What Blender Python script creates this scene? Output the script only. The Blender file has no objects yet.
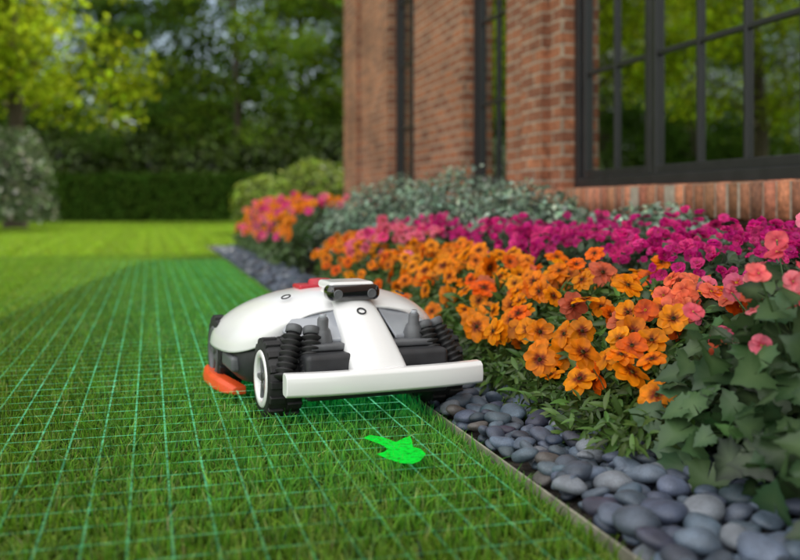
import bpy, bmesh, math, random
import numpy as np
from mathutils import Vector, Matrix
rng=np.random.default_rng(7); random.seed(7)
S=bpy.context.scene
PSI=math.radians(15.52)
# ------------------------------------------------------------ helpers
def link(o,parent=None):
    S.collection.objects.link(o)
    if parent is not None: o.parent=parent
    return o
def empty(name,loc=(0,0,0)):
    e=bpy.data.objects.new(name,None); e.location=loc; e.empty_display_size=.1
    return link(e)
class NT:
    def __init__(s,name):
        s.m=bpy.data.materials.new(name); s.m.use_nodes=True; s.t=s.m.node_tree
        s.n=s.t.nodes; s.l=s.t.links; s.b=s.n['Principled BSDF']; s.out=s.n['Material Output']
    def add(s,typ,**kw):
        n=s.n.new(typ)
        for k,v in kw.items(): setattr(n,k,v)
        return n
    def noise(s,scale,detail=4,vec=None,rough=.5):
        n=s.add('ShaderNodeTexNoise'); n.inputs['Scale'].default_value=scale; n.inputs['Detail'].default_value=detail
        n.inputs['Roughness'].default_value=rough
        if vec: s.l.new(vec,n.inputs['Vector'])
        return n
    def ramp(s,fac,stops):
        r=s.add('ShaderNodeValToRGB'); e=r.color_ramp.elements
        while len(e)<len(stops): e.new(.5)
        for i,(p,c) in enumerate(stops): e[i].position=p; e[i].color=(*c,1)
        s.l.new(fac,r.inputs[0]); return r
    def mix(s,a,b,fac,typ='MIX'):
        m=s.add('ShaderNodeMix',data_type='RGBA',blend_type=typ)
        for sock,v in ((m.inputs[0],fac),(m.inputs[6],a),(m.inputs[7],b)):
            if hasattr(v,'is_output'): s.l.new(v,sock)
            else: sock.default_value=v if not isinstance(v,tuple) else (*v,1)[:4]
        return m.outputs[2]
    def bump(s,h,strength=.3,dist=.01):
        b=s.add('ShaderNodeBump'); b.inputs['Strength'].default_value=strength; b.inputs['Distance'].default_value=dist
        s.l.new(h,b.inputs['Height']); s.l.new(b.outputs[0],s.b.inputs['Normal']); return b
    def pos(s):
        return s.add('ShaderNodeNewGeometry').outputs['Position']
    def obj(s):
        return s.add('ShaderNodeTexCoord').outputs['Object']
def plastic(name,col,rough=.4,var=.06,metal=0,coat=0,nscale=30,bump=.05):
    t=NT(name); o=t.obj(); n=t.noise(nscale,4,o)
    c0=tuple(max(0,c*(1-var*2)) for c in col); c1=tuple(min(1,c*(1+var)) for c in col)
    r=t.ramp(n.outputs[0],[(.3,c0),(.7,c1)])
    t.l.new(r.outputs[0],t.b.inputs['Base Color'])
    rr=t.add('ShaderNodeMapRange'); t.l.new(n.outputs[0],rr.inputs[0]); rr.inputs[3].default_value=max(.03,rough-.1); rr.inputs[4].default_value=rough+.12
    t.l.new(rr.outputs[0],t.b.inputs['Roughness']); t.b.inputs['Metallic'].default_value=metal
    t.b.inputs['Coat Weight'].default_value=coat
    if bump>0: n2=t.noise(nscale*12,3,o); t.bump(n2.outputs[0],bump,.002)
    return t.m
def vcol_mat(name,rough=.5,transl=.3,gloss=.06,noisy=False):
    """leaf / petal material driven by the colour attribute: diffuse + translucent + a little gloss"""
    t=NT(name); a=t.add('ShaderNodeVertexColor',layer_name='Col'); c=a.outputs[0]
    if noisy:
        n=t.noise(60,1,t.pos()); v=t.ramp(n.outputs[0],[(.3,(.75,.75,.75)),(.7,(1.15,1.15,1.15))])
        c=t.mix(c,v.outputs[0],1.0,'MULTIPLY')
    t.n.remove(t.b)
    d=t.add('ShaderNodeBsdfDiffuse'); t.l.new(c,d.inputs[0])
    tr=t.add('ShaderNodeBsdfTranslucent'); t.l.new(c,tr.inputs[0])
    mx=t.add('ShaderNodeMixShader'); mx.inputs[0].default_value=transl
    t.l.new(d.outputs[0],mx.inputs[1]); t.l.new(tr.outputs[0],mx.inputs[2]); o=mx.outputs[0]
    if gloss>0:
        g=t.add('ShaderNodeBsdfGlossy'); g.inputs['Roughness'].default_value=rough
        m2=t.add('ShaderNodeMixShader'); m2.inputs[0].default_value=gloss; t.l.new(o,m2.inputs[1]); t.l.new(g.outputs[0],m2.inputs[2]); o=m2.outputs[0]
    t.last=o; t.l.new(o,t.out.inputs[0])
    return t
def tri_mesh(name,V,F,C=None,mats=(),midx=None,smooth=True):
    me=bpy.data.meshes.new(name); V=np.asarray(V,np.float32); F=np.asarray(F,np.int32); k=F.shape[1]
    me.vertices.add(len(V)); me.vertices.foreach_set('co',V.ravel())
    me.loops.add(F.size); me.loops.foreach_set('vertex_index',F.ravel())
    me.polygons.add(len(F)); me.polygons.foreach_set('loop_start',np.arange(0,F.size,k,dtype=np.int32))
    try: me.polygons.foreach_set('loop_total',np.full(len(F),k,np.int32))
    except Exception: pass
    if smooth: me.polygons.foreach_set('use_smooth',np.ones(len(F),bool))
    if midx is not None: me.polygons.foreach_set('material_index',np.asarray(midx,np.int32))
    for m in mats: me.materials.append(m)
    if C is not None:
        a=me.color_attributes.new('Col','FLOAT_COLOR','POINT')
        C4=np.ones((len(V),4),np.float32); C4[:,:3]=C; a.data.foreach_set('color',C4.ravel())
    me.update(calc_edges=True); me.validate()
    return me
class Acc:
    def __init__(s): s.V=[];s.F=[];s.C=[];s.M=[];s.n=0
    def add(s,V,F,C,m=0):
        s.V.append(V);s.F.append(F+s.n);s.C.append(C);s.M.append(np.full(len(F),m));s.n+=len(V)
    def inst(s,T,P,R,sc,col,m=0):
        V0,F0,W,D=T; N=len(P)
        sc=np.asarray(sc); sc=sc[:,None,None] if sc.ndim==1 else sc[:,None,:]
        V=np.einsum('nij,nvj->nvi',R,V0[None]*sc)+P[:,None]
        C=W[None,:,None]*col[:,None]+(1-W)[None,:,None]*D[None]
        F=(F0[None]+(np.arange(N)*len(V0))[:,None,None]).reshape(-1,3)
        s.add(V.reshape(-1,3),F,C.reshape(-1,3),m)
    def mesh(s,name,mats,smooth=True):
        return tri_mesh(name,np.concatenate(s.V),np.concatenate(s.F),np.concatenate(s.C),mats,np.concatenate(s.M),smooth)
def basis(n,spin):
    n=n/np.linalg.norm(n,axis=1,keepdims=True)
    a=np.where(np.abs(n[:,2:3])<.95,np.array([[0,0,1.]]),np.array([[1.,0,0]]))
    x=np.cross(a,n); x/=np.linalg.norm(x,axis=1,keepdims=True); y=np.cross(n,x)
    c,s=np.cos(spin)[:,None],np.sin(spin)[:,None]
    return np.stack([x*c+y*s,-x*s+y*c,n],axis=2)
def randn_dir(N,bias,amt):
    return rng.normal(size=(N,3))*amt+np.asarray(bias)
def grid_tris(r,c,off=0):
    F=[]
    for i in range(r-1):
        for j in range(c-1):
            a=off+i*c+j; F+= [(a,a+1,a+c+1),(a,a+c+1,a+c)]
    return F
def leaf_T(w=.25,fold=.12,bend=.25,rows=5,tipw=0.0):
    V=[];
    for i in range(rows):
        t=i/(rows-1); ww=w*math.sin(math.pi*min(1,t*.93+.07))**.8
        if i==rows-1: ww=tipw*w+.004
        for j in(-1,0,1): V.append((t,j*ww,abs(j)*fold*ww*2-bend*t*t))
    V=np.array(V); F=np.array(grid_tris(rows,3)); W=np.ones(len(V)); W[1::3]=.8
    return V,F,W,np.tile([.14,.2,.08],(len(V),1))
def lobed_leaf_T():
    V=[(0.0,0,0.0),(.45,0,-.04)]; pts=[]
    prof=[(0,.03),(.02,.22),(-.06,.42),(.05,.38),(.15,.44),(.2,.58),(.30,.48),(.42,.44),(.5,.36),(.62,.42),(.68,.30),(.80,.26),(.86,.14),(1.05,0)]
    for x,y in prof: pts.append((x,y,.26*y-.28*x*x))
    for x,y in reversed(prof[:-1]): pts.append((x,-y,.26*y-.28*x*x))
    V+=pts; F=[]
    for i in range(2,len(V)-1): F.append((1,i+1,i))
    V=np.array(V); W=np.ones(len(V)); W[1]=.6; W[2]=.7
    return V,np.array(F),W,np.tile([.16,.25,.10],(len(V),1))
def flower_T(n=9,w=.32,cup=.25,droop=.35,dark=(.12,.01,.002),darkend=.3,cr=.17,ccol=(.05,.02,.004),rows=6,notch=0.,layers=1,ruff=0.,rim=1.0):
    V=[];F=[];W=[];D=[]
    for L in range(layers):
        ls=1-.28*L
        for p in range(n):
            a0=2*math.pi*(p+.5*L)/n+random.uniform(-.10,.10); off=len(V); ln=ls*random.uniform(.85,1.06); dz=random.uniform(-.16,.12); tw=random.uniform(-.25,.25)
            for i in range(rows):
                t=.06+.94*i/(rows-1); ww=w*ls*(math.sin(math.pi*(t*.80+.08))**.75)*rim
                for j in(-2,-1,0,1,2):
                    u=j/2; tt=t*ln-(notch*(1-abs(u))*(1 if i==rows-1 else 0))-(.10*u*u if i==rows-1 else 0)
                    z=cup*t-droop*t*t-.18*ww*(1-u*u)+.03*(p%2)+.06*L+dz*t+tw*u*ww+ruff*math.sin(p*2.1+j*2.4+i)*t
                    x=tt;y=u*ww
                    V.append((x*math.cos(a0)-y*math.sin(a0),x*math.sin(a0)+y*math.cos(a0),z))
                    k=(t-darkend*.7)/(darkend*.6)
                    k+=-.35 if j in(-1,1) else .15
                    k=min(1,max(0,k)); W.append(k*(.88 if j in(-1,1) else 1)); D.append(dark)
            F+=grid_tris(rows,5,off)
    off=len(V); R,K=4,10
    for i in range(R):
        ph=math.pi/2*i/(R-1)
        for k in range(K):
            a=2*math.pi*k/K; V.append((cr*math.cos(ph)*math.cos(a),cr*math.cos(ph)*math.sin(a),.03+cr*.55*math.sin(ph)+.06*(layers-1)))
            W.append(0); D.append(ccol if i!=1 else tuple(min(1,c*4+.05) for c in ccol[:2])+(ccol[2],))
    for i in range(R-1):
        for k in range(K):
            a=off+i*K+k;b=off+i*K+(k+1)%K; F+=[(a,b,b+K),(a,b+K,a+K)]
    return np.array(V),np.array(F),np.array(W),np.array(D)
def colvar(base,N,v=.15,hue=.08):
    b=np.asarray(base)[None]*(1+rng.normal(size=(N,1))*v)*(1+rng.normal(size=(N,3))*hue)
    return np.clip(b,.002,.98)
def stems(acc,P0,P1,r,col,m=0):
    N=len(P0); K=3; ts=np.linspace(0,1,5); V=[]
    bow=rng.normal(size=(N,3))*.02; bow[:,2]=0
    for t in ts:
        c=P0+(P1-P0)*t
        c[:,:2]=P0[:,:2]+(P1[:,:2]-P0[:,:2])*(t**1.6)+bow[:,:2]*math.sin(math.pi*t)
        for k in range(K):
            a=2*math.pi*k/K; V.append(c+np.array([math.cos(a)*r,math.sin(a)*r,0]))
    V=np.stack(V,1); F=[]
    for i in range(4):
        for k in range(K):
            a=i*K+k;b=i*K+(k+1)%K; F+=[(a,b,b+K),(a,b+K,a+K)]
    F=np.array(F); nv=V.shape[1]
    FF=(F[None]+(np.arange(N)*nv)[:,None,None]).reshape(-1,3)
    acc.add(V.reshape(-1,3),FF,np.repeat(colvar(col,N),nv,0),m)
def lump(x,y,s=1.0,seed=0):
    return (np.sin(x*3.1*s+seed)+np.sin(y*2.7*s+1.3*seed)+np.sin((x+y)*5.3*s+2.1*seed)*.6+np.sin((x-y)*8.1*s+seed*.7)*.4)/3

# ------------------------------------------------------------ world, sun, camera
az=math.atan2(2.34,2.8); el=math.atan2(4.0,math.hypot(2.34,2.8))
w=bpy.data.worlds.new("World"); S.world=w; w.use_nodes=True; wn=w.node_tree.nodes; wl=w.node_tree.links
sk=wn.new('ShaderNodeTexSky'); sk.sky_type='NISHITA'; sk.sun_disc=False
sk.sun_elevation=el; sk.sun_rotation=az; sk.air_density=1.0; sk.dust_density=1.5; sk.ozone_density=1.0
tc=wn.new('ShaderNodeTexCoord'); cn=wn.new('ShaderNodeTexNoise'); cn.inputs['Scale'].default_value=2.2; cn.inputs['Detail'].default_value=6
wl.new(tc.outputs['Generated'],cn.inputs['Vector'])
cr=wn.new('ShaderNodeMapRange'); cr.interpolation_type='SMOOTHSTEP'; cr.inputs[1].default_value=.36; cr.inputs[2].default_value=.56; wl.new(cn.outputs[0],cr.inputs[0])
# clouds added as fill light, brightest behind the camera to lift the shaded mower
dt=wn.new('ShaderNodeVectorMath'); dt.operation='DOT_PRODUCT'; dt.inputs[1].default_value=tuple(Vector((-.42,-.62,.62)).normalized()); wl.new(tc.outputs['Generated'],dt.inputs[0])
zr_=wn.new('ShaderNodeMapRange'); zr_.inputs[1].default_value=-.1; zr_.inputs[2].default_value=1; zr_.inputs[3].default_value=.30; zr_.inputs[4].default_value=2.25; wl.new(dt.outputs['Value'],zr_.inputs[0])
cc=wn.new('ShaderNodeVectorMath'); cc.operation='SCALE'; cc.inputs[0].default_value=(8.7,8.6,8.3); wl.new(zr_.outputs[0],cc.inputs['Scale'])
cm=wn.new('ShaderNodeMix'); cm.data_type='RGBA'; wl.new(cr.outputs[0],cm.inputs[0]); wl.new(sk.outputs[0],cm.inputs[6]); wl.new(cc.outputs[0],cm.inputs[7])
bg=wn['Background']; bg.inputs[1].default_value=.15
wl.new(cm.outputs[2],bg.inputs[0])
sl=bpy.data.lights.new('sun','SUN'); sl.energy=5; sl.angle=math.radians(.5); sl.color=(1,.94,.76)
so=link(bpy.data.objects.new('sun',sl)); so.location=(8,10,14)
so.rotation_euler=(-Vector((2.34,2.8,4.0))).to_track_quat('-Z','Y').to_euler()
cam=bpy.data.cameras.new('camera'); co=link(bpy.data.objects.new('camera',cam)); S.camera=co
co.location=(0,0,.5); co.rotation_euler=(math.pi/2,0,-PSI)
cam.lens=40.5; cam.sensor_width=36; cam.shift_y=-75/800; cam.clip_end=1000; cam.clip_start=.02
cam.dof.use_dof=True; cam.dof.focus_distance=1.92; cam.dof.aperture_fstop=2.3
S.view_settings.view_transform='Standard'; S.view_settings.look='None'; S.view_settings.exposure=0

# ------------------------------------------------------------ ground, soil
def sheet(name,x0,x1,y0,y1,z,mat):
    me=bpy.data.meshes.new(name); me.from_pydata([(x0,y0,z),(x1,y0,z),(x1,y1,z),(x0,y1,z)],[],[(0,1,2,3)]); me.materials.append(mat)
    return link(bpy.data.objects.new(name,me))
t=NT('lawn_ground'); p=t.pos(); n1=t.noise(.6,4,p); n2=t.noise(90,3,p)
c=t.ramp(n1.outputs[0],[(.3,(.12,.21,.012)),(.7,(.20,.31,.02))]); c2=t.ramp(n2.outputs[0],[(.35,(.45,.5,.4)),(.65,(1.1,1.1,1))])
t.l.new(t.mix(c.outputs[0],c2.outputs[0],1.,'MULTIPLY'),t.b.inputs['Base Color']); t.b.inputs['Roughness'].default_value=.9; t.bump(n2.outputs[0],.8,.02)
sheet('ground',-250,250,-250,250,0,t.m)
t=NT('bed_soil'); p=t.pos(); n1=t.noise(40,6,p); c=t.ramp(n1.outputs[0],[(.3,(.012,.009,.007)),(.7,(.05,.036,.026))])
t.l.new(c.outputs[0],t.b.inputs['Base Color']); t.b.inputs['Roughness'].default_value=.95; t.bump(n1.outputs[0],1,.03)
sheet('soil',.645,2.6,-4,11.2,.004,t.m)

# ------------------------------------------------------------ grass
gm=vcol_mat('grass_blades',.4,.50,.025)
tt=gm; p=tt.pos(); sp=tt.add('ShaderNodeSeparateXYZ'); tt.l.new(p,sp.inputs[0])
def mr(src,a,b,c,d):
    m=tt.add('ShaderNodeMapRange',interpolation_type='SMOOTHSTEP'); tt.l.new(src,m.inputs[0])
    for i,v in zip((1,2,3,4),(a,b,c,d)): m.inputs[i].default_value=v
    return m.outputs[0]
def mul(a,b):
    m=tt.add('ShaderNodeMath',operation='MULTIPLY'); tt.l.new(a,m.inputs[0])
    if hasattr(b,'is_output'): tt.l.new(b,m.inputs[1])
    else: m.inputs[1].default_value=b
    return m.outputs[0]
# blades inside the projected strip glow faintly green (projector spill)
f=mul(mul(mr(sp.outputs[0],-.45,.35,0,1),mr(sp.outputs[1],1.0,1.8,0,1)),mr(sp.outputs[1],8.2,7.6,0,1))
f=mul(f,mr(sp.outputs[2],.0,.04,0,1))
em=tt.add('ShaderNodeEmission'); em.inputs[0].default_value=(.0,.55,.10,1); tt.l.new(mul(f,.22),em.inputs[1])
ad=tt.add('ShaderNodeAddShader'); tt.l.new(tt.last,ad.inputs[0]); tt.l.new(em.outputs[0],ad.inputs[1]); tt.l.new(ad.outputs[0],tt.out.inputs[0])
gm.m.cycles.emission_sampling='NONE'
grass=empty('grass')
def grass_mesh(v,N,size,h0,h1,w0,w1,col,root):
    T=[(-.5,0,0),(.5,0,0),(-.42,0,.55),(.42,0,.55),(0,0,1.)]
    x=rng.random(N);y=rng.random(N)
    d=np.zeros((N,5,3)); a=rng.random(N)*2*math.pi; la=rng.random(N)*2*math.pi
    lp=lump(np.cos(x*6.28)*2,np.sin(y*6.28)*2,2,v); x=x*size; y=y*size
    h=h0+h1*rng.random(N)+.008*lp; wd=w0+w1*rng.random(N); lean=np.abs(rng.normal(size=N))*.65*h
    for i,(tx,_,tz) in enumerate(T):
        d[:,i,0]=x+tx*wd*np.cos(a)+np.cos(la)*lean*tz**2; d[:,i,1]=y+tx*wd*np.sin(a)+np.sin(la)*lean*tz**2; d[:,i,2]=h*tz*(1-.25*(lean/h)*tz)
    F=np.array([(0,1,3),(0,3,2),(2,3,4)]); FF=(F[None]+(np.arange(N)*5)[:,None,None]).reshape(-1,3)
    base=colvar(col,N,.33,.13)*(1+.25*lp)[:,None]; dry=rng.random(N)<.04; base[dry]=colvar((.38,.38,.12),dry.sum(),.2,.05)
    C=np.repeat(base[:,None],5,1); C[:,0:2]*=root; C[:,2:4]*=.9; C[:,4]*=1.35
    return tri_mesh('grass_patch',d.reshape(-1,3),FF,np.clip(C.reshape(-1,3),0,.9),[gm.m])
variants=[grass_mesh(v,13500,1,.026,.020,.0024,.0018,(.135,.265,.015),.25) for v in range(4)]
coarse=[grass_mesh(v+4,9000,2,.026,.012,.007,.005,(.21,.35,.016),.55) for v in range(2)]  # far lawn lighter: sunlit brightness put into the blade colour
cs,sn=math.cos(PSI),math.sin(PSI); cnt=0
def patch(me,X0,Y0,sz):
    o=bpy.data.objects.new('grass_patch',me); k=random.randrange(4)
    o.rotation_euler=(0,0,k*math.pi/2); ox,oy=[(0,0),(sz,0),(sz,sz),(0,sz)][k]; o.location=(X0+ox,Y0+oy,0); link(o,grass)
for j in range(-1,9):
    for i in range(-8,0):
        X0=.63+i; Y0=j; cx,cy=X0+.5,Y0+.5; dd=cx*sn+cy*cs; ll=cx*cs-cy*sn
        if dd<-.8 or abs(ll)>max(dd,0)*.5+1.5: continue
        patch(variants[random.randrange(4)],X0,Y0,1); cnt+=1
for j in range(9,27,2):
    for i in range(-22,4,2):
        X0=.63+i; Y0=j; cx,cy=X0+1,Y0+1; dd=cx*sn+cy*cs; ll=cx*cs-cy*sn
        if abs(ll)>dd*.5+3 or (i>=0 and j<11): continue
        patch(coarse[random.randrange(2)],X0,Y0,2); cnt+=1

# ------------------------------------------------------------ projected grid + arrow
t=NT('projected_light'); p=t.pos(); n=t.noise(60,2,p); n5=t.noise(5,1,p); em=t.add('ShaderNodeEmission'); em.inputs[0].default_value=(.22,1,.50,1); em.inputs[1].default_value=1.0
tr=t.add('ShaderNodeBsdfTransparent'); mx=t.add('ShaderNodeMixShader')
tt=t; sp=t.add('ShaderNodeSeparateXYZ'); t.l.new(p,sp.inputs[0])
f=mul(mul(mr(sp.outputs[0],-.75,.0,.20,1),mr(sp.outputs[1],.9,2.6,.20,1)),mul(mr(n.outputs[0],.32,.65,.15,.80),mr(n5.outputs[0],.3,.7,.45,1)))
t.l.new(f,mx.inputs[0]); t.l.new(tr.outputs[0],mx.inputs[1]); t.l.new(em.outputs[0],mx.inputs[2]); t.l.new(mx.outputs[0],t.out.inputs[0]); t.m.cycles.emission_sampling='NONE'
V=[];F=[]
def ribbon(x0,y0,x1,y1,z,w):
    L=math.hypot(x1-x0,y1-y0); nx,ny=-(y1-y0)/L*w/2,(x1-x0)/L*w/2; b=len(V)
    V.extend([(x0+nx,y0+ny,z),(x0-nx,y0-ny,z),(x1-nx,y1-ny,z),(x1+nx,y1+ny,z)]); F.append((b,b+1,b+2,b+3))
gx=np.arange(-.69,.63,.06)
for x in gx: ribbon(x,.8,x,8.0,.034,.0042)
for y in np.arange(.85,8.05,.075): ribbon(gx[0],y,gx[-1],y,.0345,.0052)
me=bpy.data.meshes.new('projected_grid'); me.from_pydata(V,[],F); me.materials.append(t.m); link(bpy.data.objects.new('projected_grid',me))
t=NT('arrow_light'); em=t.add('ShaderNodeEmission'); em.inputs[0].default_value=(.01,.88,.05,1)
n=t.noise(90,3,t.pos()); r=t.add('ShaderNodeMapRange'); t.l.new(n.outputs[0],r.inputs[0]); r.inputs[3].default_value=.6; r.inputs[4].default_value=1.2; t.l.new(r.outputs[0],em.inputs[1])
tr=t.add('ShaderNodeBsdfTransparent'); mx=t.add('ShaderNodeMixShader'); r2=t.ramp(n.outputs[0],[(.33,(.45,)*3),(.48,(.95,)*3)]); t.l.new(r2.outputs[0],mx.inputs[0]); t.l.new(tr.outputs[0],mx.inputs[1]); t.l.new(em.outputs[0],mx.inputs[2]); t.l.new(mx.outputs[0],t.out.inputs[0])
def gp(u,v,z=0):
    d=900*(.5-z)/(v-205); l=(u-400)/900*d; return (l*cs+d*sn,-l*sn+d*cs)
out=[(363,438),(370,435),(382,437),(396,442),(404,438),(410,436),(412,441),(413,447),(421,449),(426,454),(420,461),(412,464),(400,463),(388,459),(376,454),(384,452),(388,449),(380,444)]
me=bpy.data.meshes.new('projected_arrow'); pts=[(*gp(u,v,.035),.035) for u,v in out]
bm=bmesh.new(); f=bm.faces.new([bm.verts.new(q) for q in pts]); bmesh.ops.triangulate(bm,faces=[f]); bm.to_mesh(me); me.materials.append(t.m); link(bpy.data.objects.new('projected_arrow',me))

# ------------------------------------------------------------ edging strip
def bevbox(name,x0,x1,y0,y1,z0,z1,mat,parent=None,bev=.004,seg=2):
    bm=bmesh.new(); bmesh.ops.create_cube(bm,size=1)
    for v in bm.verts: v.co=Vector(((x0+x1)/2+v.co.x*(x1-x0),(y0+y1)/2+v.co.y*(y1-y0),(z0+z1)/2+v.co.z*(z1-z0)))
    if bev>0: bmesh.ops.bevel(bm,geom=bm.edges[:],offset=bev,segments=seg,affect='EDGES',profile=.5)
    me=bpy.data.meshes.new(name); bm.to_mesh(me); bm.free(); me.materials.append(mat)
    if bev>0:
        for q in me.polygons: q.use_smooth=True
    o=bpy.data.objects.new(name,me)
    if bev>0:
        o.modifiers.new('wn','WEIGHTED_NORMAL')
    return link(o,parent)
m_edge=plastic('edging_strip',(.30,.28,.22),.8,.25,nscale=20,bump=.4)
bevbox('garden_edging',.638,.643,-3,11,-.02,.020,m_edge,None,.002)

# ------------------------------------------------------------ pebbles
t=NT('river_pebbles'); a=t.add('ShaderNodeVertexColor',layer_name='Col'); p=t.pos(); n=t.noise(35,5,p); n2=t.noise(400,2,p)
v=t.ramp(n.outputs[0],[(.3,(.7,.7,.7)),(.72,(1.3,1.3,1.3))]); v2=t.ramp(n2.outputs[0],[(.35,(.8,.8,.8)),(.7,(1.2,1.2,1.2))])
t.l.new(t.mix(t.mix(a.outputs[0],v.outputs[0],1.,'MULTIPLY'),v2.outputs[0],1.,'MULTIPLY'),t.b.inputs['Base Color'])
t.b.inputs['Roughness'].default_value=.48; t.bump(n2.outputs[0],.25,.003)
def ico(sub):
    bm=bmesh.new(); bmesh.ops.create_icosphere(bm,subdivisions=sub,radius=1); V=np.array([v.co[:] for v in bm.verts]); F=np.array([[v.index for v in f.verts] for f in bm.faces]); bm.free(); return V,F
iv,iff=ico(3)
acc=Acc()
def relax(N,x0,x1,y0,y1,r,it=100):
    P=np.stack([rng.uniform(x0,x1,N),rng.uniform(y0,y1,N)],1)
    for _ in range(it):
        D=P[:,None]-P[None]; d=np.sqrt((D**2).sum(2))+np.eye(N)*9; m=(r[:,None]+r[None])*.94-d; m=np.clip(m,0,None)
        P+=(D/d[...,None]*m[...,None]*.35).sum(1); P[:,0]=np.clip(P[:,0],x0+r*.7,x1); P[:,1]=np.clip(P[:,1],y0,y1)
    return P
for layer,(dens,rlo,rhi,zz) in enumerate([(500,.015,.027,.014),(380,.015,.036,.031)]):
    for (ya,yb) in((.2,1.4),(1.4,2.6),(2.6,4.0),(4.0,6.6),(6.6,10)):
        wv=.55 if ya<4 else .35; A=(yb-ya)*wv; k=1.0 if ya<4 else .8
        N=int(A*dens*k); r=rlo+(rhi-rlo)*rng.random(N)**1.4; P=relax(N,.65,.65+wv,ya-.03,yb+.03,r)
        for vv in range(N):
            q=iv.copy(); q=q*np.array([1,rng.uniform(.58,.90),rng.uniform(.38,.58)])
            q+= .07*np.sin(q[:,[1,2,0]]*3+rng.uniform(0,6,3)); q*=r[vv]*1.12
            tilt=rng.normal(size=3)*.2+np.array([0,0,1]); R=basis(tilt[None],rng.random(1)*6.28)[0]
            base=np.array([.062,.080,.112])*rng.uniform(.45,1.7)+rng.normal(size=3)*.004
            if rng.random()<.05: base=np.array([.17,.19,.22])
            if rng.random()<.04: base=np.array([.10,.09,.085])*rng.uniform(.6,1.2)
            qq=q@R.T+np.array([P[vv,0],P[vv,1],zz+rng.uniform(-.004,.010)+r[vv]*.12])
            acc.add(qq,iff,np.tile(np.clip(base,.01,1),(len(qq),1)))
link(bpy.data.objects.new('river_pebbles',acc.mesh('river_pebbles',[t.m])))

# ------------------------------------------------------------ plants
leafM=vcol_mat('leaf_foliage',.38,.28,.035).m; petM=vcol_mat('petals',.45,.35,.015,True).m
Lthin=leaf_T(.14,.2,.35); Lmed=leaf_T(.27,.2,.3); Lov=leaf_T(.34,.15,.25,rows=4); Llob=lobed_leaf_T()
def leaves(acc,T,P,nb,amt,size,col,v=.3,sh=None):
    N=len(P); n=randn_dir(N,nb,amt); R=basis(n,rng.random(N)*6.28); c=colvar(col,N,v,.1)
    acc.inst(T,P,R,rng.uniform(size[0],size[1],N),c,0)
def bedz(X,Y,x0,x1,h,front):
    k=np.clip((X-x0)/front,0,1); return h*(k*(2-k))**.7*(1+.14*lump(X*2,Y*2,1.5,3))
OD=dict(dark=(.20,.015,.003),ccol=(.025,.01,.004))
OT=[flower_T(8,.35,.12,.18,notch=.02,darkend=d,cr=.14,**OD) for d in(.22,.27,.32,.24)]+[flower_T(9,.33,.06,.22,darkend=.25,cr=.14,**OD),flower_T(8,.36,.30,.25,darkend=.24,cr=.13,**OD)]
ST=[flower_T(7,.46,.30,.35,dark=(.45,.03,.02),darkend=.22,ccol=(.25,.12,.01),cr=.11,ruff=.03,notch=.04) for _ in range(3)]
def flowerbed(name,N,xr,yr,h,front,sz,cols,T,nleaf,lT,lcol,lsz,stem=True,jit=.02,seedclump=0,lift=0):
    acc=Acc(); X=rng.uniform(xr[0],xr[1],N); Y=rng.uniform(yr[0],yr[1],N)
    if seedclump:
        cx=rng.uniform(xr[0],xr[1],seedclump);cy=rng.uniform(yr[0],yr[1],seedclump);k=rng.integers(0,seedclump,N)
        X=np.clip(cx[k]+rng.normal(size=N)*.05,xr[0],xr[1]);Y=cy[k]+rng.normal(size=N)*.05
    Z=bedz(X,Y,xr[0]-.08,xr[1],h,front)+rng.normal(size=N)*jit+lift; Z=np.maximum(Z,.05)
    slope=np.clip(1-(X-xr[0])/front,0,1)
    nrm=np.stack([-.25-.5*slope,-.55-.1*slope,.9-.55*slope],1)+rng.normal(size=(N,3))*.36
    R=basis(nrm,rng.random(N)*6.28); s=rng.uniform(sz[0],sz[1],N); P=np.stack([X,Y,Z],1)
    ci=rng.choice(len(cols),N,p=[c[1] for c in cols]); base=np.array([c[0] for c in cols])[ci]*(1+rng.normal(size=(N,1))*.14)*(1+rng.normal(size=(N,3))*.07)
    base=np.clip(base,.003,.95); ti=rng.integers(0,len(T),N)
    for k in range(len(T)):
        m=ti==k
        if m.any(): acc.inst(T[k],P[m],R[m],s[m],base[m],1)
    if stem:
        P0=P.copy(); P0[:,0]=np.maximum(P0[:,0]+.08,xr[0]+.05)+rng.normal(size=N)*.03; P0[:,2]=0.0; stems(acc,P0,P-nrm*.005,.0016,(.07,.13,.03),0)
    X=rng.uniform(xr[0],xr[1]+.05,nleaf);Y=rng.uniform(yr[0]-.03,yr[1]+.03,nleaf);u=rng.random(nleaf)**.5
    Z=np.maximum(bedz(X,Y,xr[0]-.05,xr[1],h,front)*u*.97-.015,.012)
    leaves(acc,lT,np.stack([X,Y,Z],1),(-.2,-.35,.8),.55,lsz,lcol)
    return link(bpy.data.objects.new(name,acc.mesh(name,[leafM,petM])))
ORG=(.95,.27,.002); ORD=(.94,.15,.002); SAL=(.92,.19,.09); PNK=(.90,.17,.27); MAG=(.62,.008,.20); HOT=(.85,.045,.27)
flowerbed('orange_flower_bed',150,(.88,1.30),(1.60,3.3),.29,.30,(.027,.042),[(ORG,.78),(ORD,.16),(SAL,.06)],OT,17000,Lthin,(.065,.13,.022),(.03,.06))
flowerbed('orange_flower_bed',17,(.80,.92),(1.45,2.3),.15,.14,(.030,.043),[(ORG,.85),(ORD,.15)],OT,1600,Lthin,(.065,.13,.022),(.025,.05),lift=.03,jit=.03)
flowerbed('orange_flower_bed',260,(.92,1.33),(3.3,5.2),.29,.25,(.024,.036),[(ORG,.80),(ORD,.13),(PNK,.07)],OT,6000,Lthin,(.065,.13,.022),(.03,.06))
flowerbed('salmon_flower_bed',42,(1.0,1.28),(1.38,1.80),.32,.20,(.020,.034),[(SAL,.5),(PNK,.3),(ORD,.2)],ST,4500,Lmed,(.05,.10,.03),(.03,.055))
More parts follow.
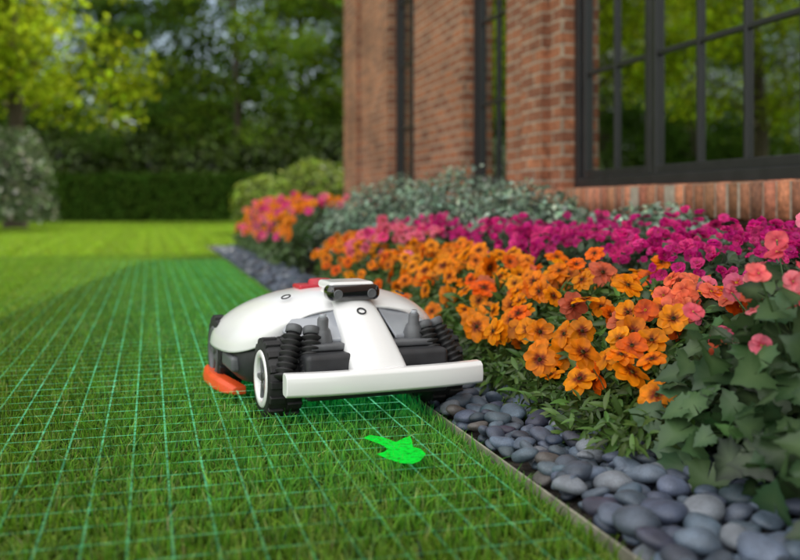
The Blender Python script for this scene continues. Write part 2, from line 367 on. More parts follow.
flowerbed('pink_flower_bed',60,(1.0,1.3),(3.9,4.7),.36,.2,(.024,.036),[(PNK,.7),(HOT,.3)],ST,1500,Lmed,(.05,.10,.03),(.03,.06))
MT=[flower_T(6,.5,.5,.35,dark=(.2,.002,.05),darkend=.3,ccol=(.3,.02,.08),cr=.15,layers=2,rows=4,ruff=.1) for _ in range(3)]
flowerbed('magenta_flower_bed',1050,(1.26,1.85),(1.7,5.0),.40,.22,(.012,.022),[(MAG,.72),(HOT,.28)],MT,22000,Lov,(.035,.06,.03),(.02,.04),stem=False,jit=.026,seedclump=170)
flowerbed('pink_and_orange_flower_mound',600,(.92,1.75),(6.4,10.2),.50,.42,(.03,.045),[(ORG,.55),(PNK,.25),(HOT,.2)],[ST[0],MT[0]],9000,Lmed,(.06,.11,.03),(.04,.08),stem=False)
acc=Acc(); N=50; X=rng.uniform(.93,1.30,N);Y=rng.uniform(.98,1.50,N);Z=.27+.13*rng.random(N)+.27*(X-.95)
nrm=np.stack([-.5+0*X,-.6+0*X,.5+0*X],1)+rng.normal(size=(N,3))*.45
CT=[flower_T(5,.50,.35,.30,dark=(.6,.03,.08),darkend=.2,ccol=(.6,.4,.08),cr=.06,ruff=.06,notch=.08) for _ in range(3)]
P=np.stack([X,Y,Z],1)
for k in range(3):
    m=np.arange(N)%3==k; acc.inst(CT[k],P[m],basis(nrm[m],rng.random(m.sum())*6),rng.uniform(.019,.031,m.sum()),colvar([(.92,.15,.15),(.92,.22,.28),(.90,.12,.17)][k],m.sum(),.12,.06),1)
P0=P.copy();P0[:,0]=1.0+.15*rng.random(N);P0[:,1]=1.05+.25*rng.random(N);P0[:,2]=0; stems(acc,P0,P,.002,(.07,.13,.04),0)
N=800; X=rng.uniform(.87,1.32,N);Y=rng.uniform(.88,1.45,N);Z=.04+.33*rng.random(N)**.8*np.clip((X-.81)*5,.3,1)
leaves(acc,Llob,np.stack([X,Y,Z],1),(-.35,-.35,.75),.50,(.030,.075),(.045,.095,.036),.5)
link(bpy.data.objects.new('geranium_plant',acc.mesh('geranium_plant',[leafM,petM])))
def shrub(name,balls,nper,T,col,size,flower=None):
    acc=Acc()
    for (x,y,z,rx,ry,rz) in balls:
        d=rng.normal(size=(nper,3)); d/=np.linalg.norm(d,axis=1,keepdims=True); d[:,2]=np.where(d[:,2]<-.3,-d[:,2],d[:,2])
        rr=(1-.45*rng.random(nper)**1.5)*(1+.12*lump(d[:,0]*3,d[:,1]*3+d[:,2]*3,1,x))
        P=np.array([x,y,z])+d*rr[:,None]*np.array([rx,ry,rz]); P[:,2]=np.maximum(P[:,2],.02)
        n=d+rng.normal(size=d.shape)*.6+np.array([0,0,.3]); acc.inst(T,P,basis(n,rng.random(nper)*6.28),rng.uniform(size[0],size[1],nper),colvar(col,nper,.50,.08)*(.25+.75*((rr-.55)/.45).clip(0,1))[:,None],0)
        if flower:
            k=flower[0]; j=rng.integers(0,nper,k); acc.inst(flower[1],P[j]+d[j]*.03,basis(n[j],rng.random(k)*6),np.full(k,flower[2]),colvar(flower[3],k),1)
    return link(bpy.data.objects.new(name,acc.mesh(name,[leafM,petM])))
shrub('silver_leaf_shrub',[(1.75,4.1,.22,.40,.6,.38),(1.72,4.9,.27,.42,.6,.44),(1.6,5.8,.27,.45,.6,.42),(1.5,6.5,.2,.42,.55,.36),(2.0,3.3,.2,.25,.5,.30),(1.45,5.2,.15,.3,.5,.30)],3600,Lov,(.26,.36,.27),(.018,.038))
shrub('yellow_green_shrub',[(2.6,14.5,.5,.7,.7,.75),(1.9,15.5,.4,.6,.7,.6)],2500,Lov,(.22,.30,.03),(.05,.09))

# ------------------------------------------------------------ trees
barkT=NT('tree_bark'); n=barkT.noise(14,5,barkT.obj()); c=barkT.ramp(n.outputs[0],[(.3,(.03,.022,.016)),(.7,(.12,.09,.065))]); barkT.l.new(c.outputs[0],barkT.b.inputs['Base Color']); barkT.b.inputs['Roughness'].default_value=.9; barkT.bump(n.outputs[0],.8,.05)
treeLeaf=vcol_mat('tree_leaves',.45,.55,0).m
rh=(np.array([(-.5,0,0),(0,-.28,.05),(.5,0,-.05),(0,.28,.05)]),np.array([(0,1,2),(0,2,3)]),np.ones(4),np.zeros((4,3)))
def tube(acc,pts,rads,K=8,col=(.07,.05,.035),m=1):
    V=[];F=[]
    for i,(p,r) in enumerate(zip(pts,rads)):
        for k in range(K):
            a=2*math.pi*k/K; V.append((p[0]+math.cos(a)*r,p[1]+math.sin(a)*r,p[2]))
    for i in range(len(pts)-1):
        for k in range(K):
            a=i*K+k;b=i*K+(k+1)%K; F+=[(a,b,b+K),(a,b+K,a+K)]
    acc.add(np.array(V),np.array(F),np.tile(col,(len(V),1)),m)
def tree_mesh(name,H,spread,low,col,nleaf=14000,leaf=.18,tr=.2):
    acc=Acc(); lean=rng.normal(size=2)*.04*H
    tp=[np.array([lean[0]*t*t+.1*math.sin(3*t),lean[1]*t*t,H*.85*t]) for t in np.linspace(0,1,8)]
    tube(acc,tp,[tr*(1.25 if i==0 else 1)*(1-.85*i/7) for i in range(8)])
    clumps=[]
    nl=26
    for i in range(nl):
        t=low+(1-low)*i/nl; b=np.array([lean[0]*t*t,lean[1]*t*t,H*.85*t]); a=i*2.4+rng.normal()*.4
        prof=math.sin(math.pi*min(1,(t-low)/(1-low)*.75+.22))
        L=spread*prof*rng.uniform(.65,1.1); e=b+np.array([math.cos(a)*L,math.sin(a)*L,L*rng.uniform(.05,.45)])
        pts=[b+(e-b)*s+np.array([0,0,.12*L*math.sin(math.pi*s)]) for s in np.linspace(0,1,5)]
        tube(acc,pts,[tr*.4*(1-t*.6)*(1-.8*s) for s in np.linspace(0,1,5)],5)
        for s in(.45,.7,.9,1.05):
            q=b+(e-b)*s; clumps.append((q+rng.normal(size=3)*.25*spread*.4,spread*rng.uniform(.16,.32)))
    clumps.append((tp[-1]+np.array([0,0,.08*H]),spread*.35))
    per=nleaf//len(clumps)
    for q,r in clumps:
        d=rng.normal(size=(per,3)); d/=np.linalg.norm(d,axis=1,keepdims=True); rr=rng.random(per)**.45
        P=q+d*(rr*r)[:,None]*np.array([1.15,1.15,.7]); P[:,2]=np.maximum(P[:,2],.15)
        n=d*.4+rng.normal(size=d.shape)*.6+np.array([0,0,.5]); br=rng.uniform(.45,1.7)
        acc.inst(rh,P,basis(n,rng.random(per)*6.28),rng.uniform(.7,1.3,per)*leaf,colvar(np.array(col)*br,per,.25,.08),0)
    return acc.mesh(name,[treeLeaf,barkT.m],smooth=False)
dark=(.055,.105,.016); midg=(.13,.21,.02); yel=(.26,.34,.015)
TM=[tree_mesh('oak_tree',11,3.4,.12,dark),tree_mesh('oak_tree',13,3.8,.10,midg),tree_mesh('oak_tree',10,3.2,.08,dark),tree_mesh('maple_tree',9,3.4,.30,yel,13000,.15,.22)]
def place(me,name,x,y,s=1,rot=None,tilt=0):
    o=bpy.data.objects.new(name,me); o.location=(x,y,-.05); o.scale=(s,s,s*random.uniform(.92,1.1)); o.rotation_euler=(0,tilt,random.random()*6.28 if rot is None else rot); return link(o)
def at(u,d): 
    l=(u-400)/900*d; return l*cs+d*sn,-l*sn+d*cs
for u,d,k,s in [(-60,31,0,1),(30,34,1,1),(110,31,2,.95),(180,35,0,1.1),(240,32,1,.95),(300,34,2,1.15),(345,30,1,.8),(400,36,1,1.1),(480,34,2,1),(-170,33,1,1),(-300,32,2,1.1),(-450,30,0,1.1),(-650,28,1,1)]:
    place(TM[k],'oak_tree',*at(u,d),s)
for u,d,s in [(15,19,1.0),(-120,17,1.05),(-420,16,1)]:
    place(TM[3],'maple_tree',*at(u,d),s)
acc=Acc()
for i in range(70):
    u=rng.uniform(-700,700); d=rng.uniform(40,60); x,y=at(u,d); h=rng.uniform(6,10); per=400
    dd=rng.normal(size=(per,3)); dd/=np.linalg.norm(dd,axis=1,keepdims=True); rr=rng.random(per)**.3
    P=np.array([x,y,h*.5])+dd*rr[:,None]*np.array([3.2,3.2,h*.5]); P[:,2]=np.abs(P[:,2]); n=dd*.5+rng.normal(size=dd.shape)*.5
    acc.inst(rh,P,basis(n,rng.random(per)*6),rng.uniform(.4,.8,per),colvar(np.array(dark)*rng.uniform(.7,1.4),per,.2,.08),0)
link(bpy.data.objects.new('distant_trees',acc.mesh('distant_trees',[treeLeaf],smooth=False)))
def hedge(name,u0,u1,d,h,th,N,col,leaf=.09):
    acc=Acc(); x0,y0=at(u0,d);x1,y1=at(u1,d); s=rng.random(N)
    ax=np.array([x1-x0,y1-y0]); L=np.linalg.norm(ax); ax/=L; nn=np.array([-ax[1],ax[0]])
    face=rng.random(N)<.6
    off=np.where(face,-th/2+rng.random(N)*.15,(rng.random(N)-.5)*th); z=np.where(face,rng.random(N)*h,h-rng.random(N)*.15)+.08*lump(s*L,s*L,1,2)
    P=np.stack([x0+ax[0]*s*L+nn[0]*off,y0+ax[1]*s*L+nn[1]*off,z],1); n=np.where(face[:,None],np.array([-nn[0],-nn[1],.3]),np.array([0,0,1.]))+rng.normal(size=(N,3))*.5
    acc.inst(rh,P,basis(n,rng.random(N)*6),rng.uniform(.7,1.3,N)*leaf,colvar(col,N,.25,.08),0)
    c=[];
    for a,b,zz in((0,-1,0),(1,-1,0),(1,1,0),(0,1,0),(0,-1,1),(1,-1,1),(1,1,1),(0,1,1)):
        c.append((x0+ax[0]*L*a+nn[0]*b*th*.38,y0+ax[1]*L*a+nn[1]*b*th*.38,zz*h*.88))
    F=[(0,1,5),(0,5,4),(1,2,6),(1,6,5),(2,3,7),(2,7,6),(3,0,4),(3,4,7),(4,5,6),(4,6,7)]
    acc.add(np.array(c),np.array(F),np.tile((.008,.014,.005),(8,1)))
    return link(bpy.data.objects.new(name,acc.mesh(name,[treeLeaf],smooth=False)))
hedge('hedge',-600,420,28,1.45,1.2,30000,(.07,.14,.02),.14)
bl=[]
for i in range(26):
    x,y=at(-300+i*30+random.uniform(-10,10),30+random.uniform(-.5,1.5)); bl.append((x,y,1.6,1.5,1.3,random.uniform(1.2,2.2)))
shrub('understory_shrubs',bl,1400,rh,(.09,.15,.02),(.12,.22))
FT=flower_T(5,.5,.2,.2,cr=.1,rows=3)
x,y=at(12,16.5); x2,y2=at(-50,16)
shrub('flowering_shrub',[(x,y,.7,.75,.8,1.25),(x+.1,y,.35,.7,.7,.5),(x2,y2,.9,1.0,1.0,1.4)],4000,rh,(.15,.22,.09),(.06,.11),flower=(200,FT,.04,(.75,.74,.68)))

# ------------------------------------------------------------ brick house
house=empty('brick_house',(0,0,0))
def brick_mat(name,c1,c2,mort):
    t=NT(name); p=t.pos(); s=t.add('ShaderNodeSeparateXYZ'); t.l.new(p,s.inputs[0]); ad=t.add('ShaderNodeMath',operation='ADD'); t.l.new(s.outputs[0],ad.inputs[0]); t.l.new(s.outputs[1],ad.inputs[1])
    cb=t.add('ShaderNodeCombineXYZ'); t.l.new(ad.outputs[0],cb.inputs[0]); t.l.new(s.outputs[2],cb.inputs[1])
    nz=t.noise(9,2,p); dv=t.add('ShaderNodeVectorMath',operation='MULTIPLY_ADD'); t.l.new(nz.outputs[1],dv.inputs[0]); dv.inputs[1].default_value=(.012,.008,0); t.l.new(cb.outputs[0],dv.inputs[2])
    b=t.add('ShaderNodeTexBrick'); t.l.new(dv.outputs[0],b.inputs['Vector']); b.inputs['Scale'].default_value=1; b.inputs['Brick Width'].default_value=.215; b.inputs['Row Height'].default_value=.072
    b.inputs['Mortar Size'].default_value=.007; b.inputs['Mortar Smooth'].default_value=.2; b.inputs['Bias'].default_value=0
    b.inputs['Color1'].default_value=(*c1,1); b.inputs['Color2'].default_value=(*c2,1); b.inputs['Mortar'].default_value=(*mort,1)
    n=t.noise(30,5,p); v=t.ramp(n.outputs[0],[(.25,(.5,.45,.45)),(.75,(1.3,1.25,1.2))]); n3=t.noise(1.8,3,p); v3=t.ramp(n3.outputs[0],[(.3,(.7,.68,.66)),(.7,(1.15,1.15,1.15))])
    c=t.mix(t.mix(b.outputs[0],v.outputs[0],1.,'MULTIPLY'),v3.outputs[0],1.,'MULTIPLY')
    t.l.new(c,t.b.inputs['Base Color']); t.b.inputs['Roughness'].default_value=.85
    iv=t.add('ShaderNodeMath',operation='SUBTRACT'); iv.inputs[0].default_value=1; t.l.new(b.outputs['Fac'],iv.inputs[1])
    m=t.add('ShaderNodeMath',operation='MULTIPLY_ADD'); t.l.new(n.outputs[0],m.inputs[0]); m.inputs[1].default_value=.3; t.l.new(iv.outputs[0],m.inputs[2]); t.bump(m.outputs[0],.8,.014)
    return t.m
mb=brick_mat('brick_wall',(.42,.165,.08),(.22,.085,.048),(.42,.35,.27))
XW=2.30; YF=10.6; YN=-5.0; ZS=.592; ZT=2.75; EV=4.0; TG=.306
opens=[(-.6,4.78),(5.62,6.48),(7.81,8.73)]
def quadobj(name,quads,mat,th=None):
    me=bpy.data.meshes.new(name); V=[];F=[]
    for q in quads: b=len(V); V+=list(q); F.append(tuple(range(b,b+len(q))))
    me.from_pydata(V,[],F); me.materials.append(mat); return link(bpy.data.objects.new(name,me),house)
q=[]
ridgeY=2.0
def wz(y): return EV+(YF-y)*TG if y>ridgeY else EV+(YF-ridgeY)*TG-(ridgeY-y)*TG
q.append([(XW,YN,-.1),(XW,YF,-.1),(XW,YF,ZS-.155),(XW,YN,ZS-.155)])
for a,b in((YN,opens[0][0]),(opens[0][1],opens[1][0]),(opens[1][1],opens[2][0]),(opens[2][1],YF)):
    q.append([(XW,a,ZS-.155),(XW,b,ZS-.155),(XW,b,ZT),(XW,a,ZT)])
for a,b in opens: q.append([(XW,a,ZS-.155),(XW,b,ZS-.155),(XW,b,ZS-.02),(XW,a,ZS-.02)])
q.append([(XW,YN,ZT),(XW,YF,ZT),(XW,YF,wz(YF)),(XW,ridgeY,wz(ridgeY)),(XW,YN,wz(YN))])
for a,b in opens:
    q.append([(XW,b,ZS-.02),(XW+.22,b,ZS-.02),(XW+.22,b,ZT),(XW,b,ZT)]); q.append([(XW,a,ZS-.02),(XW+.22,a,ZS-.02),(XW+.22,a,ZT),(XW,a,ZT)])
    q.append([(XW,a,ZT),(XW,b,ZT),(XW+.22,b,ZT),(XW+.22,a,ZT)])
q.append([(XW,YF,-.1),(XW+8,YF,-.1),(XW+8,YF,EV),(XW,YF,EV)])
q.append([(XW,YN,-.1),(XW+8,YN,-.1),(XW+8,YN,wz(YN)),(XW,YN,wz(YN))])
q.append([(XW+8,YN,-.1),(XW+8,YF,-.1),(XW+8,YF,EV),(XW+8,YN,wz(YN))])
quadobj('walls',q,mb)
for a,b,pz in((9.95,YF+.03,4.0),(4.95,5.25,2.9)):
    quadobj('pier',[[(XW-.05,a,-.1),(XW-.05,b,-.1),(XW-.05,b,pz-.1),(XW-.05,a,pz-.1)],[(XW-.05,a,-.1),(XW-.002,a,-.1),(XW-.002,a,pz-.1),(XW-.05,a,pz-.1)],[(XW-.05,b,-.1),(XW-.002,b,-.1),(XW-.002,b,pz-.1),(XW-.05,b,pz-.1)]],mb)
mroof=plastic('roof_shingle',(.07,.065,.06),.9,.3,nscale=6,bump=.5)
zr=wz(ridgeY)
quadobj('roof',[[(XW-.02,YF+.02,wz(YF)+.05),(XW+8.3,YF+.02,wz(YF)+.05),(XW+8.3,ridgeY,zr+.05),(XW-.02,ridgeY,zr+.05)],[(XW-.02,ridgeY,zr+.05),(XW+8.3,ridgeY,zr+.05),(XW+8.3,YN-.3,wz(YN)+.0),(XW-.02,YN-.3,wz(YN)+.0)]],mroof)
t=NT('sill_brick'); a=t.add('ShaderNodeVertexColor',layer_name='Col'); n=t.noise(45,5,t.pos()); v=t.ramp(n.outputs[0],[(.28,(.5,.5,.5)),(.72,(1.25,1.2,1.15))]); t.l.new(t.mix(a.outputs[0],v.outputs[0],1.,'MULTIPLY'),t.b.inputs['Base Color']); t.b.inputs['Roughness'].default_value=.85; t.bump(n.outputs[0],.6,.006)
acc=Acc()
bm=bmesh.new(); bmesh.ops.create_cube(bm,size=1); bmesh.ops.bevel(bm,geom=bm.edges[:],offset=.05,segments=2,affect='EDGES'); bmesh.ops.triangulate(bm,faces=bm.faces[:])
bv=np.array([v.co[:] for v in bm.verts]);bf=np.array([[v.index for v in f.verts] for f in bm.faces]); bm.free()
for a0,b0 in opens:
    y=a0-.12
    while y<b0+.12:
        c=np.array((.42,.17,.09))*rng.uniform(.5,1.35)*(1+rng.normal(size=3)*.06); j=rng.normal()*.003
        acc.add(bv*np.array([.30,.0620,.150])+np.array([XW+.05-.02+j,y,ZS-.075+rng.normal()*.001]),bf,np.tile(c,(len(bv),1))); y+=.0735
me=acc.mesh('sill_bricks',[t.m],False); link(bpy.data.objects.new('sill_bricks',me),house)
mmort=plastic('mortar',(.38,.32,.25),.9,.15,nscale=40,bump=.4)
for a0,b0 in opens: bevbox('sill_mortar',XW-.114,XW+.17,a0-.15,b0+.15,ZS-.143,ZS-.006,mmort,house,0)
mfr=plastic('black_window_frame',(.018,.018,.02),.35,.1,nscale=15,bump=0)
t=NT('window_glass'); gl=t.add('ShaderNodeBsdfGlossy'); gl.inputs['Roughness'].default_value=.015; gl.inputs[0].default_value=(.50,.53,.50,1)
tp=t.add('ShaderNodeBsdfTransparent'); tp.inputs[0].default_value=(.70,.74,.72,1); mx=t.add('ShaderNodeMixShader')
lw=t.add('ShaderNodeFresnel'); lw.inputs[0].default_value=1.6; nn=t.noise(1.3,2,t.pos()); bb=t.add('ShaderNodeBump'); bb.inputs['Strength'].default_value=.04; bb.inputs['Distance'].default_value=.05; t.l.new(nn.outputs[0],bb.inputs['Height']); t.l.new(bb.outputs[0],gl.inputs['Normal'])
t.l.new(lw.outputs[0],mx.inputs[0]); t.l.new(tp.outputs[0],mx.inputs[1]); t.l.new(gl.outputs[0],mx.inputs[2]); t.l.new(mx.outputs[0],t.out.inputs[0]); mgl=t.m
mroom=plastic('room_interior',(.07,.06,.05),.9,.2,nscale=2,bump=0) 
tc=NT('curtain_cloth'); n=tc.noise(60,4,tc.obj()); c=tc.ramp(n.outputs[0],[(.3,(.32,.27,.22)),(.7,(.46,.40,.34))]); tc.l.new(c.outputs[0],tc.b.inputs['Base Color']); tc.b.inputs['Roughness'].default_value=.9
def win(a,b,cols):
    XF=XW+.10
    bevbox('window_frame',XF-.02,XF+.06,a+.001,a+.06,ZS+.002,ZT-.002,mfr,house,.004); bevbox('window_frame',XF-.02,XF+.06,b-.06,b-.001,ZS+.002,ZT-.002,mfr,house,.004)
    bevbox('window_frame',XF-.02,XF+.06,a+.06,b-.06,ZS+.002,ZS+.06,mfr,house,.004); bevbox('window_frame',XF-.02,XF+.06,a+.06,b-.06,ZT-.06,ZT-.002,mfr,house,.004)
    for (c0,c1,n) in cols:
        e=.05
        for y0 in(c0,c1-e): bevbox('casement',XF-.005,XF+.05,y0,y0+e,ZS+.061,ZT-.061,mfr,house,.004)
        bevbox('casement',XF-.003,XF+.048,c0+e,c1-e,ZS+.061,ZS+.105,mfr,house,.003)
        w=(c1-c0-2*e)/n
        for k in range(1,n): y=c0+e+k*w; bevbox('muntin',XF+.002,XF+.042,y-.012,y+.012,ZS+.105,ZT-.062,mfr,house,.003)
        z=1.25
        while z<ZT-.2: bevbox('muntin',XF+.005,XF+.039,c0+e,c1-e,z-.012,z+.012,mfr,house,.003); z+=.62
        quadobj('glass',[[(XF+.02,c0+e,ZS+.1),(XF+.02,c1-e,ZS+.1),(XF+.02,c1-e,ZT-.06),(XF+.02,c0+e,ZT-.06)]],mgl)
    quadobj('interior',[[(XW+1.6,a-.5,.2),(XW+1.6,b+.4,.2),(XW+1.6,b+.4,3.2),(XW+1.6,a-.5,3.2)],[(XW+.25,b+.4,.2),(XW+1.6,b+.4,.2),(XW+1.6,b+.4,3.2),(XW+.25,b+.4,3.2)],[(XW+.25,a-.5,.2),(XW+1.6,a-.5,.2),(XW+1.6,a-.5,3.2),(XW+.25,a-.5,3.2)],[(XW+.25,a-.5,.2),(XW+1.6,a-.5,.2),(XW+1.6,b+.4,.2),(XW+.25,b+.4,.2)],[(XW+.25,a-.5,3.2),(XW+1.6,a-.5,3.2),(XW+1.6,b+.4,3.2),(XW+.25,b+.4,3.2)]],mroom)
def curtain(y0,y1):
    n=90; V=[];F=[]
    for i in range(n):
        y=y0+(y1-y0)*i/(n-1); x=XW+.33+.035*math.sin(i*.62)+.012*math.sin(i*1.7)
        V+=[(x,y,ZS-.3),(x,y,ZT+.1)]
    for i in range(n-1): F.append((2*i,2*i+2,2*i+3,2*i+1))
    me=bpy.data.meshes.new('curtain'); me.from_pydata(V,[],F); me.materials.append(tc.m)
    for p in me.polygons: p.use_smooth=True
    link(bpy.data.objects.new('curtain',me),house)
win(-.6,4.78,[(3.98,4.715,2),(2.86,3.975,3),(1.74,2.855,3),(.62,1.735,3),(-.53,.615,3)])
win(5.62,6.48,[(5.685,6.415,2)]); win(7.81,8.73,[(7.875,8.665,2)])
curtain(4.05,5.0); curtain(6.0,6.6); curtain(8.2,8.9)

# ------------------------------------------------------------ robot lawn mower
mow=empty('robot_lawn_mower',(.463,2.30,.008)); mow.rotation_euler=(0,0,math.radians(6))
white=plastic('white_shell_plastic',(.90,.90,.90),.20,.01,coat=.5,nscale=8,bump=0)
lgrey=plastic('grey_translucent_plastic',(.34,.36,.40),.15,.05,coat=.6,nscale=8,bump=0)
dgrey=plastic('dark_plastic',(.030,.031,.035),.45,.15,nscale=30,bump=.1)
mgrey=plastic('mid_grey_plastic',(.12,.125,.135),.42,.1,nscale=30,bump=.1)
rub=plastic('black_rubber',(.014,.014,.015),.55,.25,nscale=50,bump=.25)
orng=plastic('orange_plastic',(.88,.10,.02),.35,.05,nscale=20)
glos=plastic('gloss_black',(.008,.008,.01),.08,.1,coat=1,nscale=5,bump=0)
redm=plastic('red_button',(.50,.02,.04),.3,.1)
def mesh_o(name,V,F,mat,smooth=True,sub=0,parent=None,bev=0):
    me=bpy.data.meshes.new(name); me.from_pydata(V,[],F); me.materials.append(mat)
    bm=bmesh.new(); bm.from_mesh(me); bmesh.ops.recalc_face_normals(bm,faces=bm.faces[:]); bm.to_mesh(me); bm.free()
    for p in me.polygons: p.use_smooth=smooth
    o=bpy.data.objects.new(name,me)
    if bev: 
        b=o.modifiers.new('b','BEVEL'); b.width=bev; b.segments=3; b.limit_method='ANGLE'; b.angle_limit=.5; o.modifiers.new('w','WEIGHTED_NORMAL')
    if sub: s=o.modifiers.new('s','SUBSURF'); s.levels=sub; s.render_levels=sub
    return link(o,parent or mow)
def B(name,x0,x1,y0,y1,z0,z1,mat,bev=.004,seg=3): return bevbox(name,x0,x1,y0,y1,z0,z1,mat,mow,bev,seg)
def revolve(name,prof,loc,axis,mat,K=40):
    V=[];F=[]; R=Vector(axis).normalized().to_track_quat('Z','Y').to_matrix(); n=len(prof)
    for k in range(K):
        a=2*math.pi*k/K
        for r,h in prof: V.append(tuple(R@Vector((r*math.cos(a),r*math.sin(a),h))+Vector(loc)))
    for k in range(K):
        for i in range(n-1): a=k*n+i;b=((k+1)%K)*n+i; F.append((a,b,b+1,a+1))
    return mesh_o(name,V,F,mat)
# white shell: superellipse loft; side skirts run forward over the front wheels
rowsd=[(-.190,.145,.248,.200),(-.172,.190,.260,.170),(-.13,.232,.271,.144),(-.05,.262,.281,.128),(.03,.275,.282,.122),(.11,.282,.276,.120),(.18,.284,.259,.120),(.24,.275,.234,.122),(.29,.252,.202,.126),(.322,.212,.173,.132),(.335,.17,.155,.140)]
V=[];F=[];M=30
for (y,wd,zt,zb) in rowsd:
    for k in range(M+1):
        th=math.pi*k/M; cx=math.cos(th); sx=math.sin(th); e=2/2.35
        x=wd*math.copysign(abs(cx)**e,cx); hz=abs(sx)**e
        yy=y+ (.030*(1-hz) if y<-.1 else (.015*(1-hz) if y<0 else 0))
        V.append((x*(1+.03*(1-hz)),yy,zb+(zt-zb)*hz))
for r in range(len(rowsd)-1):
    for k in range(M): a=r*(M+1)+k; F.append((a,a+1,a+M+2,a+M+1))
F.append(tuple((len(rowsd)-1)*(M+1)+k for k in range(M+1)))
shell=mesh_o('shell',V,F,white,sub=2); sd=shell.modifiers.new('sol','SOLIDIFY'); sd.thickness=.006; sd.offset=-1
V=[];F=[]
lo=[(-.20,.15,.07,.185),(-.12,.20,.05,.19),(-.06,.258,.05,.170),(0,.266,.045,.170),(.10,.270,.045,.170),(.21,.250,.045,.170),(.29,.212,.055,.160),(.32,.162,.07,.150)]
for (y,wd,z0,z1) in lo:
    for (fx,fz) in((-1,0.12),(-.92,0),(.92,0),(1,.12),(1,.9),(.9,1),(-.9,1),(-1,.9)): V.append((fx*wd,y,z0+(z1-z0)*fz))
for r in range(len(lo)-1):
    for k in range(8): a=r*8+k;b=r*8+(k+1)%8; F.append((a,b,b+8,a+8))
F.append(tuple(range(8))); F.append(tuple(range((len(lo)-1)*8,len(lo)*8)))
mesh_o('lower_body',V,F,dgrey,sub=1)
B('front_chassis',-.17,.17,-.34,-.15,.060,.162,dgrey,.012); B('front_deck',-.15,.15,-.30,-.16,.163,.179,mgrey,.006)
hp=[(-.10,.050,.290),(-.17,.052,.273),(-.22,.056,.249),(-.28,.062,.208),(-.34,.065,.168),(-.385,.066,.138),(-.392,.062,.118)]
V=[];F=[]
for (y,wd,z) in hp:
    for fx,dz in((-1,-.055),(-1,-.016),(-.80,-.002),(-.28,.007),(.28,.007),(.80,-.002),(1,-.016),(1,-.055)): V.append((fx*wd-.010,y,max(.09,z+dz)))
for r in range(len(hp)-1):
    for k in range(7): a=r*8+k; F.append((a,a+1,a+9,a+8))
F.append(tuple(range(8))); F.append(tuple(range(len(hp)*8-8,len(hp)*8)))
mesh_o('hood',V,F,white,sub=2)
for s in(-1,1):
    P=[(s*.050,-.165,.254),(s*.15,-.155,.232),(s*.185,-.175,.200),(s*.14,-.245,.182),(s*.062,-.275,.188)]
    V=P+[(x,y,z-.010) for x,y,z in P]; F=[(0,1,2,3,4),(9,8,7,6,5)]+[(i,(i+1)%5,(i+1)%5+5,i+5) for i in range(5)]
    mesh_o('side_window',V,F,lgrey,False,bev=.004)
    revolve('knob',[(0,.042),(.010,.042),(.013,.037),(.013,.018),(.018,.012),(.024,-.01),(.027,-.03),(0,-.03)],(s*.112,-.262,.195),(0,-.15,1),mgrey,28)
    revolve('knob_cap',[(0,.004),(.007,.004),(.008,0),(.008,-.004)],(s*.112,-.2685,.2395),(0,-.15,1),lgrey,24)
    for (bx,by,bz,dx) in((.148,-.29,.150,.10),(.194,-.275,.153,.22)):
        prof=[(0,-.055)]
        for i in range(8): h=-.055+i*.0135; prof+=[(.014,h),(.0230,h+.0045),(.0230,h+.0078),(.014,h+.0120)]
        prof+=[(.014,.055),(0,.058)]
        revolve('bellows',prof,(s*bx,by,bz),(s*dx*-1.6,.45 ,1),rub,28)
        revolve('bellows_collar',[(0,.010),(.017,.010),(.019,.007),(.019,-.006),(.016,-.008)],(s*(bx-dx*.085),by+.026,bz+.055),(s*dx*-1.6,.45,1),mgrey,24)
    B('suspension_arm',min(s*.10,s*.19),max(s*.10,s*.19),-.23,-.19,.085,.115,dgrey,.008)
    B('bumper_bracket',min(s*.09,s*.12),max(s*.09,s*.12),-.395,-.30,.09,.12,dgrey,.005)
    revolve('emblem_ring',[(.009,0),(.0125,.0),(.0125,.002),(.009,.002),(.009,0)],(s*.150,-.078,.2655),(s*.33,-.2,1),dgrey,28)
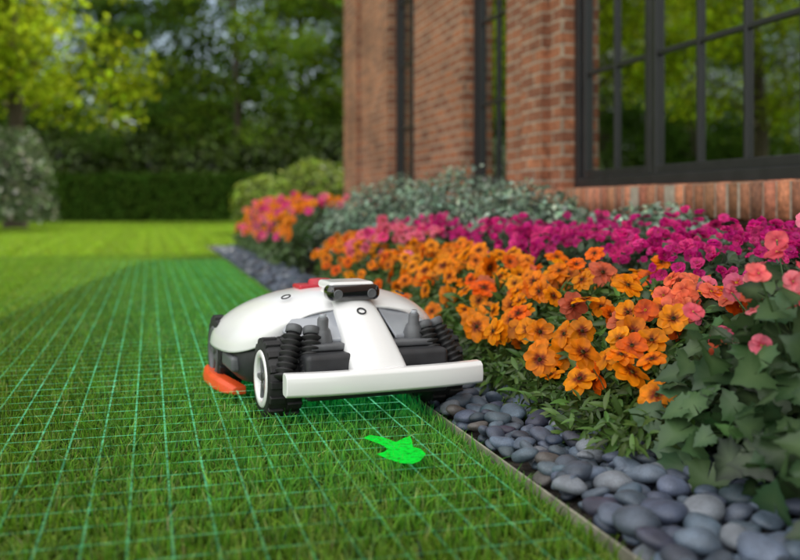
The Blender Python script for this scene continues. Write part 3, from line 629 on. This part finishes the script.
def wheel(name,x,y,r,wd,nl,side):
    w2=wd/2
    revolve(name+'_tyre',[(r*.62,-w2),(r*.90,-w2),(r*.965,-w2*.86),(r*.975,0),(r*.965,w2*.86),(r*.90,w2),(r*.62,w2),(r*.62,-w2)],(x,y,r),(1,0,0),rub,56)
    V=[];F=[]
    for k in range(nl):
        for rowi,(xa,xb) in enumerate(((-w2*.98,-w2*.08),(w2*.08,w2*.98))):
            a=2*math.pi*(k+.5*rowi)/nl; da=math.pi/nl*.55; b=len(V)
            for rr,aa,xx in((r*.93,-da,xa),(r*.93,da,xa),(r*.93,da,xb),(r*.93,-da,xb),(r*1.03,-da*.8,xa*.96),(r*1.03,da*.8,xa*.96),(r*1.03,da*.8,xb*.96),(r*1.03,-da*.8,xb*.96)):
                V.append((x+xx,y+rr*math.cos(a+aa),r+rr*math.sin(a+aa)))
            F+=[(b+4,b+5,b+6,b+7),(b,b+1,b+5,b+4),(b+1,b+2,b+6,b+5),(b+2,b+3,b+7,b+6),(b+3,b,b+4,b+7)]
    mesh_o(name+'_tread',V,F,rub,False,bev=.002)
    s=side
    revolve(name+'_rim',[(r*.50,w2*.6*s),(r*.52,w2*1.0*s),(r*.58,w2*1.08*s),(r*.68,w2*1.08*s),(r*.72,w2*1.0*s),(r*.72,w2*.8*s)],(x,y,r),(1,0,0),mgrey if r>.095 else white,48)
    revolve(name+'_hub',[(0,w2*.92*s),(r*.14,w2*.92*s),(r*.18,w2*.8*s),(r*.52,w2*.7*s),(r*.52,0)],(x,y,r),(1,0,0),dgrey,40)
    V=[];F=[]
    for k in range(5):
        a=2*math.pi*k/5; b=len(V); ca,sa=math.cos(a),math.sin(a)
        for (rr,ww) in((r*.12,r*.09),(r*.55,r*.06)):
            for sg in(-1,1):
                for xx in(w2*.55*s,w2*.95*s): V.append((x+xx,y+rr*ca-sg*ww*sa,r+rr*sa+sg*ww*ca))
        F+=[(b,b+1,b+3,b+2),(b+4,b+5,b+7,b+6),(b,b+1,b+5,b+4),(b+2,b+3,b+7,b+6),(b+1,b+3,b+7,b+5)]
    mesh_o(name+'_spokes',V,F,mgrey,False,bev=.002)
for s in(-1,1):
    wheel('front_wheel',s*.200,-.195,.092,.078,16,s); wheel('rear_wheel',s*.246,.205,.096,.066,18,s)
    pts=[(.262,.015,.5),(.284,.045,.75),(.296,.11,.8),(.300,.20,.8),(.290,.285,.8),(.258,.325,.6)]
    V=[];F=[]
    for (px,py,hh) in pts:
        for dx,z in((0,.014),(.008,.018),(.004,.040*hh+.010),(-.004,.046*hh+.012),(-.030,.048*hh+.012),(-.030,.014)): V.append((s*(px-.004+dx),py,z))
    for i in range(len(pts)-1):
        for k in range(6): a=i*6+k;b=i*6+(k+1)%6; F.append((a,b,b+6,a+6))
    F+=[tuple(range(6)),tuple(range(30,36))]
    mesh_o('side_guard',V,F,orng,False,bev=.003)
    B('fender_trim',min(s*.246,s*.276),max(s*.246,s*.276),-.03,.10,.078,.118,mgrey,.010)
V=[];F=[]; n=17
for i in range(n):
    u=-1+2*i/(n-1); x=u*.230; yb=-.405+.018*abs(u)**3
    for dy,z in((0,.084),(-.010,.090),(-.013,.108),(-.010,.128),(0,.135),(.022,.135),(.026,.128),(.026,.092),(.022,.086)): V.append((x,yb+dy,z))
for i in range(n-1):
    for k in range(9): a=i*9+k;b=i*9+(k+1)%9; F.append((a,b,b+9,a+9))
F+=[tuple(range(9)),tuple(range((n-1)*9,n*9))]
mesh_o('bumper',V,F,white,True,bev=.003)
TX=-.016
B('turret_neck',TX-.040,TX+.040,-.175,-.05,.262,.284,white,.008,4)
B('camera_bar',TX-.066,TX+.066,-.212,-.160,.264,.302,glos,.015,5)
B('turret_hood',TX-.056,TX+.056,-.194,-.085,.288,.308,white,.009,5)
for sx in(-.042,.042):
    revolve('camera_lens',[(0,.001),(.005,.002),(.007,.001),(.009,.003),(.011,.002),(.0115,-.004)],(TX+sx,-.212,.281),(0,-1,0),mgrey,28)
revolve('stop_button',[(0,.022),(.026,.021),(.031,.016),(.031,0),(.035,-.004)],(-.03,.035,.278),(0,0,1),redm,36)
B('button_bezel',-.095,.030,.0,.075,.272,.286,redm,.006)
revolve('hood_emblem',[(.008,0),(.0115,0),(.0115,.002),(.008,.002),(.008,0)],(-.010,-.240,.2425),(0,-.66,1),dgrey,28)
print('objs',len(bpy.data.objects),'patches',cnt)
